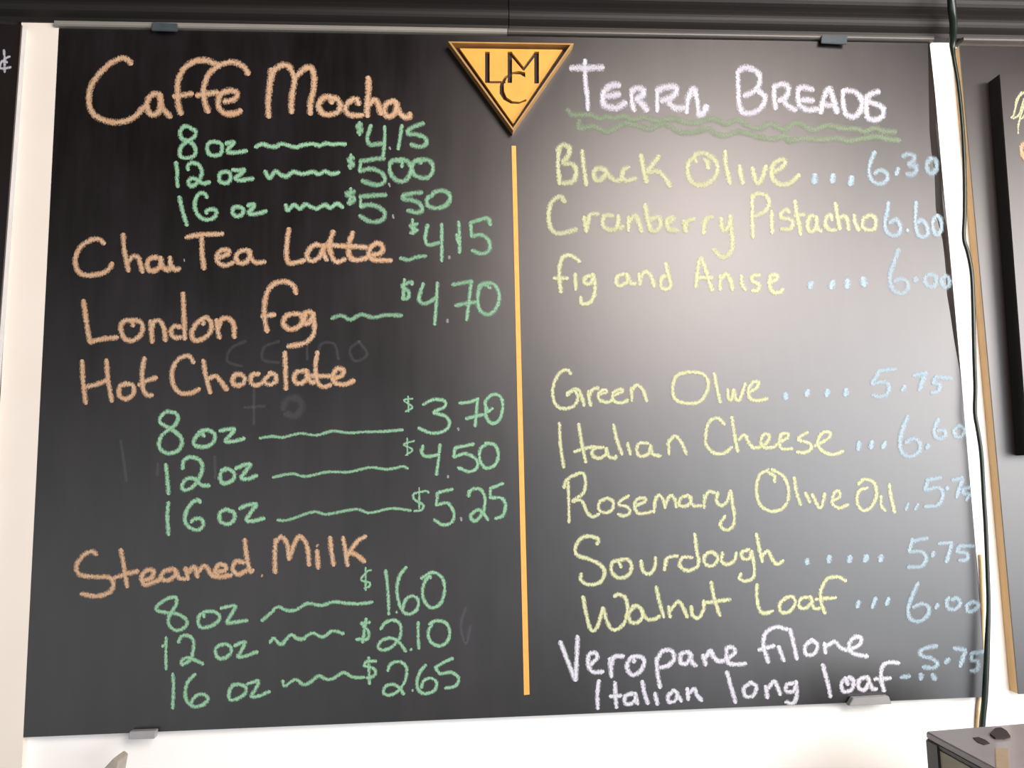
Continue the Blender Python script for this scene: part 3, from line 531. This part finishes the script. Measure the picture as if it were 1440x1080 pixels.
# half-wiped traces of older writing
put((0, 0, 1), 'white', (4.5, 4.5), [
 ('wiped_chalk', 'faint half-wiped ghost letters under London Fog', '345,480 325,490 320,508 340,515|392,480 372,488 370,506 392,510|432,484 432,505|446,505 452,484 470,484 476,505|505,480 492,492 500,508 516,498 505,480'),
 ('wiped_chalk', 'faint wiped plus sign under Chocolate', '357,548 357,596|344,573 372,571'),
 ('wiped_chalk', 'faint wiped strokes across the lower left', '302,642 303,672|222,652 221,668|170,620 178,676|655,855 648,880 655,905 662,880')], .038)
chalk('wiped_chalk', 'faint wiped round smudge under Chocolate', 'white', [[(398, 574), (404, 562), (418, 560), (424, 572), (416, 584), (402, 582)]], (10, 10), .035)

# ------------------------------------------------------------ the triangular sign
YS = BOARD_Y-.015
def z8(x, y): return (610+x/6.355, 40+y/6.355)
sign = empty('triangular_sign', PX(721, 190, BOARD_Y)); tag(sign, 'yellow downward triangle sign with cut-out letters LMC on the chalkboard', 'sign')
outer = [z8(128, 116), z8(1252, 133), z8(708, 912)]
inner = [z8(158, 129), z8(1222, 146), z8(708, 888)]
ring('rim', outer, inner, YS, BOARD_Y-.0004, M['rim'], sign)
prism('backing', [z8(165, 170), z8(1215, 185), z8(708, 925)], BOARD_Y-.0022, BOARD_Y-.0004, M['back'], sign)
YP = BOARD_Y-.0075
pl = prism('face_plate', [z8(232, 178), z8(1152, 190), z8(710, 852)], YP, BOARD_Y-.0024, M['plate'])
cuts = []
def cutter(pts):
    o = prism('cut', [z8(*p) for p in pts], YP-.004, BOARD_Y+.002, None)
    # outline is meant at the plate's front plane
    for v, p in zip(o.data.vertices, list(pts)+list(pts)):
        q = PX(*z8(*p), YP); v.co.x, v.co.z = q.x, q.z
    cuts.append(o)
cutter([(458, 207), (500, 207), (500, 487), (458, 487)])
cutter([(495, 470), (640, 470), (640, 490), (495, 490)])
cutter([(660, 207), (700, 207), (700, 487), (660, 487)])
cutter([(898, 207), (940, 207), (940, 492), (898, 492)])
cutter([(690, 218), (702, 218), (812, 355), (800, 378), (690, 250)])
cutter([(796, 352), (890, 222), (905, 222), (905, 250), (806, 380)])
cutter([(818, 392), (760, 380), (690, 392), (630, 432), (590, 500), (588, 580), (622, 636), (690, 672), (760, 674), (828, 648), (826, 632), (765, 656), (702, 650), (652, 615), (628, 560), (626, 500), (655, 440), (710, 408), (770, 410), (818, 438)])
for c in cuts:
    md = pl.modifiers.new('cut', 'BOOLEAN'); md.object = c; md.operation = 'DIFFERENCE'; md.solver = 'EXACT'
bpy.context.view_layer.update()
dg = bpy.context.evaluated_depsgraph_get()
nm = bpy.data.meshes.new_from_object(pl.evaluated_get(dg)); pl.modifiers.clear(); pl.data = nm; pl.data.name = 'face_plate'
for c in cuts: bpy.data.objects.remove(c)
rebase(pl, sign)

# ------------------------------------------------------------ clips
for (pts, mat, lab) in (
  ([(214, 31), (249, 32.5), (249, 43.5), (213, 42.5)], 'clip2', 'dark smoky plastic clip on the rail above the word Caffe'),
  ([(1156, 49), (1192, 50.5), (1191, 62), (1155, 60)], 'clip2', 'dark smoky plastic clip on the rail above the word Breads'),
  ([(182, 1029), (219, 1027.5), (217, 1039), (180, 1040)], 'clip', 'grey plastic clip under the board at lower left'),
  ([(1200, 982), (1250, 979), (1254, 990), (1194, 993)], 'clip', 'grey plastic clip under the board near the word loaf')):
    o = prism('plastic_clip', pts, BOARD_Y-.0095, BOARD_Y-.0068 if 'rail' in lab else BOARD_Y-.0006, M[mat], None, .0006)
    tag(o, lab, 'clip', 'plastic clips')
# ------------------------------------------------------------ neighbouring boards
yl = -.032
lb = empty('side_board', PX(-60, 900, 0)); tag(lb, 'dark chalkboard cut off by the left edge of the photo', 'chalkboard')
fr = [PX(30, 34.5, yl), PX(-1, 452, yl)]
d = (fr[1]-fr[0])/(fr[0].z-fr[1].z)
bot = fr[0]+d*(fr[0].z-PX(0, 1010, yl).z)
prism('panel', [tuple(fr[0]), tuple(bot), (bot.x-.45, yl, bot.z), (fr[0].x-.45, yl, fr[0].z)], yl, yl+.003, M['side_board'], lb)
prism('core', [(fr[0].x-.0002, yl+.003, fr[0].z), (bot.x-.0002, yl+.003, bot.z), (bot.x-.45, yl+.003, bot.z), (fr[0].x-.45, yl+.003, fr[0].z)], yl+.003, -.0198, M['foam'], lb, label='pale grey side edge')
put((0, 0, 4.), 'white', (3.6, 3.2), [('chalk_sign', 'white chalk cent sign', '22,282 26,330 26,405|55,318 30,330 2,360 10,385 60,378|8,345 40,350')], .8, lb, lambda u, v: yl)
yr = -.026
rb = empty('side_board', PX(1500, 900, 0)); tag(rb, 'brown-black chalkboard with tan wooden side edge on the right', 'chalkboard')
fr = [PX(1349.5, 64, yr), PX(1432.5, 976, yr)]
prism('panel', [tuple(fr[0]), tuple(fr[1]), (fr[1].x+.4, yr, fr[1].z), (fr[0].x+.47, yr, fr[0].z)], yr, yr+.002, M['side_board'], rb)
prism('wooden_core', [(fr[0].x, yr+.002, fr[0].z), (fr[1].x, yr+.002, fr[1].z), (fr[1].x+.4, yr+.002, fr[1].z), (fr[0].x+.47, yr+.002, fr[0].z)], yr+.002, -.0095, M['wood'], rb, label='light tan wooden side edge')
yq = yr-.024
sp = empty('small_board', PX(1460, 500, yr)); tag(sp, 'smaller thick chalkboard panel mounted on the board at the right edge', 'chalkboard')
fr = [PX(1406, 104, yq), PX(1447, 640, yq)]
prism('panel', [tuple(fr[0]), tuple(fr[1]), (fr[1].x+.4, yq, fr[1].z), (fr[0].x+.44, yq, fr[0].z)], yq, yq+.002, M['side_board'], sp)
prism('side', [(fr[0].x, yq+.002, fr[0].z), (fr[1].x, yq+.002, fr[1].z), (fr[1].x+.4, yq+.002, fr[1].z), (fr[0].x+.44, yq+.002, fr[0].z)], yq+.002, yr-.0004, M['edge'], sp, label='black side edge')
zz = (1240, 0, 4.32)
put(zz, 'lime', (3.2, 2.8), [('chalk_leaf', 'pale lime chalk leaf drawing', '864,560 835,590 815,640 800,700 785,715|864,600 850,650 830,700 800,720|864,640 845,700 830,760 828,810|850,560 820,600 812,640|830,700 850,720 866,700|880,560 900,640 880,700')], .6, sp, lambda u, v: yq)
put(zz, 'orange', (7, 6), [('chalk_mark', 'orange chalk mark', '866,870 850,890 848,920 862,950 880,970')], .8, sp, lambda u, v: yq)

# ------------------------------------------------------------ cords
yc = -.030
pts = [(1337, -90), (1338, 0), (1341, 35), (1339.5, 62), (1341, 80), (1347, 115), (1352, 160), (1355, 205), (1356.5, 250), (1356.5, 300), (1355.5, 335), (1361, 355), (1366.5, 385), (1368.5, 430), (1370, 500), (1371.5, 545), (1371, 580), (1375, 605), (1380, 640), (1383.5, 700), (1386, 740), (1388.5, 800), (1390, 850), (1388.5, 900), (1387, 940), (1385, 980), (1381.5, 1016), (1378, 1070), (1376, 1140)]
rad = [5.2, 5.2, 5, 4.2]+[2.5]*(len(pts)-10)+[3.1, 3.5, 3.6, 3.6, 3.6, 3.6]
yc = -.034
ys = [-.075, -.066, -.05, -.034]+[yc]*(len(pts)-4)
o = tube('hanging_cord', [PX(u, v, y) for (u, v), y in zip(pts, ys)], [r*.00104 for r in rad], M['cord'], 10, 5)
tag(o, 'dark green wavy cord hanging between the menu board and the right board', 'cord')
pts = [(1379, 780), (1381, 830), (1382, 870), (1381, 920), (1379, 965), (1376, 990), (1374, 1020), (1373, 1080), (1372, 1140)]
o = tube('beige_cord', [PX(u, v, -.0115 if i < 1 else -.0115) for i, (u, v) in enumerate(pts)], [.0022]*len(pts), M['beige'], 8, 4)
tag(o, 'thin beige cord behind the lower right corner of the menu board', 'cord')

# ------------------------------------------------------------ things cut off by the bottom edge
# black machine at lower right: a turned box seen from above, its left corner towards the board
yb_ = -.16
c0 = PX(1301.5, 1028, yb_)
mach = empty('machine_case', (c0.x+.12, yb_-.08, c0.z-.35)); tag(mach, 'black glossy machine top corner at the bottom right below the boards', 'machine')
def slab(name, corners, z0, z1, mat, bevel, label=None):
    bm = bmesh.new(); a = [bm.verts.new((x, y, z0)) for x, y in corners]; b = [bm.verts.new((x, y, z1)) for x, y in corners]; n = len(a)
    bm.faces.new(a[::-1]); bm.faces.new(b)
    for i in range(n): bm.faces.new((a[i], a[(i+1) % n], b[(i+1) % n], b[i]))
    bmesh.ops.recalc_face_normals(bm, faces=bm.faces)
    if bevel: bmesh.ops.bevel(bm, geom=list(bm.edges), offset=bevel, segments=3, affect='EDGES')
    me = bpy.data.meshes.new(name); bm.to_mesh(me); bm.free()
    o = link(name, me, mat, None, label); rebase(o, mach); return o
def at_z(u, v, z):
    d = c2w_dir(camray((u, v))); t = (z-CAM.z)/d.z; q = CAM+d*t; return (q.x, q.y)
zt = c0.z
p_back = (c0.x, c0.y); p_r = at_z(1475, 1014, zt)
p_f1 = at_z(1316, 1036, zt); p_f2 = at_z(1440, 1102, zt)
dx, dy = p_r[0]-p_back[0], p_r[1]-p_back[1]
p4 = (p_f2[0]+dx*.9, p_f2[1]+dy*.9)
slab('top_panel', [p_back, p_f1, p_f2, p4, p_r], zt-.008, zt, M['case'], .0015)
ins = .004
def inset(ps, k):
    cx = sum(p[0] for p in ps)/len(ps); cy = sum(p[1] for p in ps)/len(ps)
    return [(cx+(p[0]-cx)*k, cy+(p[1]-cy)*k) for p in ps]
slab('casing', inset([p_back, p_f1, p_f2, p4, p_r], .985), zt-.35, zt-.0115, M['case_side'], .002, 'olive grey casing sides')
slab('trim_band', inset([p_back, p_f1, p_f2, p4, p_r], .993), zt-.0115, zt-.008, M['case_trim'], 0, 'black trim band')
cp = [p_back, p_f1]
slab('corner_post', [(p_back[0]-.001, p_back[1]), (p_f1[0]-.001, p_f1[1]-.003), (p_f1[0]+.004, p_f1[1]-.004), (p_f1[0]+.006, p_f1[1]+.004)], zt-.35, zt-.0082, M['case_trim'], .001, 'black corner post')
def patch(name, px, mat, th, label):
    bm = bmesh.new(); a = [bm.verts.new((*at_z(u, v, zt), zt+.0001)) for u, v in px]; b = [bm.verts.new((v.co.x, v.co.y, zt+th)) for v in a]; n = len(a)
    bm.faces.new(a[::-1]); bm.faces.new(b)
    for i in range(n): bm.faces.new((a[i], a[(i+1) % n], b[(i+1) % n], b[i]))
    bmesh.ops.recalc_face_normals(bm, faces=bm.faces)
    me = bpy.data.meshes.new(name); bm.to_mesh(me); bm.free(); rebase(link(name, me, mat, None, label), mach)
patch('smudge_patch', [(1392, 1034), (1400, 1026), (1408, 1025), (1416, 1030), (1421, 1037), (1412, 1040), (1400, 1040)], M['smudge'], .002, 'dark worn patch')  # dark smudge on the top panel; there is no knob
patch('worn_spot', [(1368, 1038), (1376, 1037), (1386, 1041), (1392, 1046), (1384, 1048), (1374, 1044)], M['smudge'], .0006, 'brown worn spot')
patch('reflection_patch', [(1400, 1053), (1418, 1053), (1419, 1084), (1401, 1081)], M['tan_reflection_paint'], .0006, 'tan rectangular painted reflection')  # reflection on the glossy top, painted as a tan patch
# grey metal tip at lower left
bm = bmesh.new(); yt = -.08
q = [PX(159, 1066.5, yt), PX(165, 1071, yt), PX(158, 1110, yt), PX(122, 1108, yt)]
f = [bm.verts.new(p) for p in q]; b = [bm.verts.new(p+Vector((.004, .02, .002))) for p in q]
bm.faces.new(f); bm.faces.new(b[::-1])
for i in range(4): bm.faces.new((f[i], b[i], b[(i+1) % 4], f[(i+1) % 4]))
bmesh.ops.recalc_face_normals(bm, faces=bm.faces)
bmesh.ops.bevel(bm, geom=list(bm.edges), offset=.0008, segments=2, affect='EDGES')
me = bpy.data.meshes.new('metal_tip'); bm.to_mesh(me); bm.free()
tag(link('metal_tip', me, M['steel']), 'small grey pointed metal tip rising at the bottom left of the photo', 'metal tip')
print('FOC', FOC, 'CAM', CAM, 'H', (PX(*QUAD[0])-PX(*QUAD[3])).length, [tuple(round(c, 3) for c in PX(*q)) for q in QUAD])
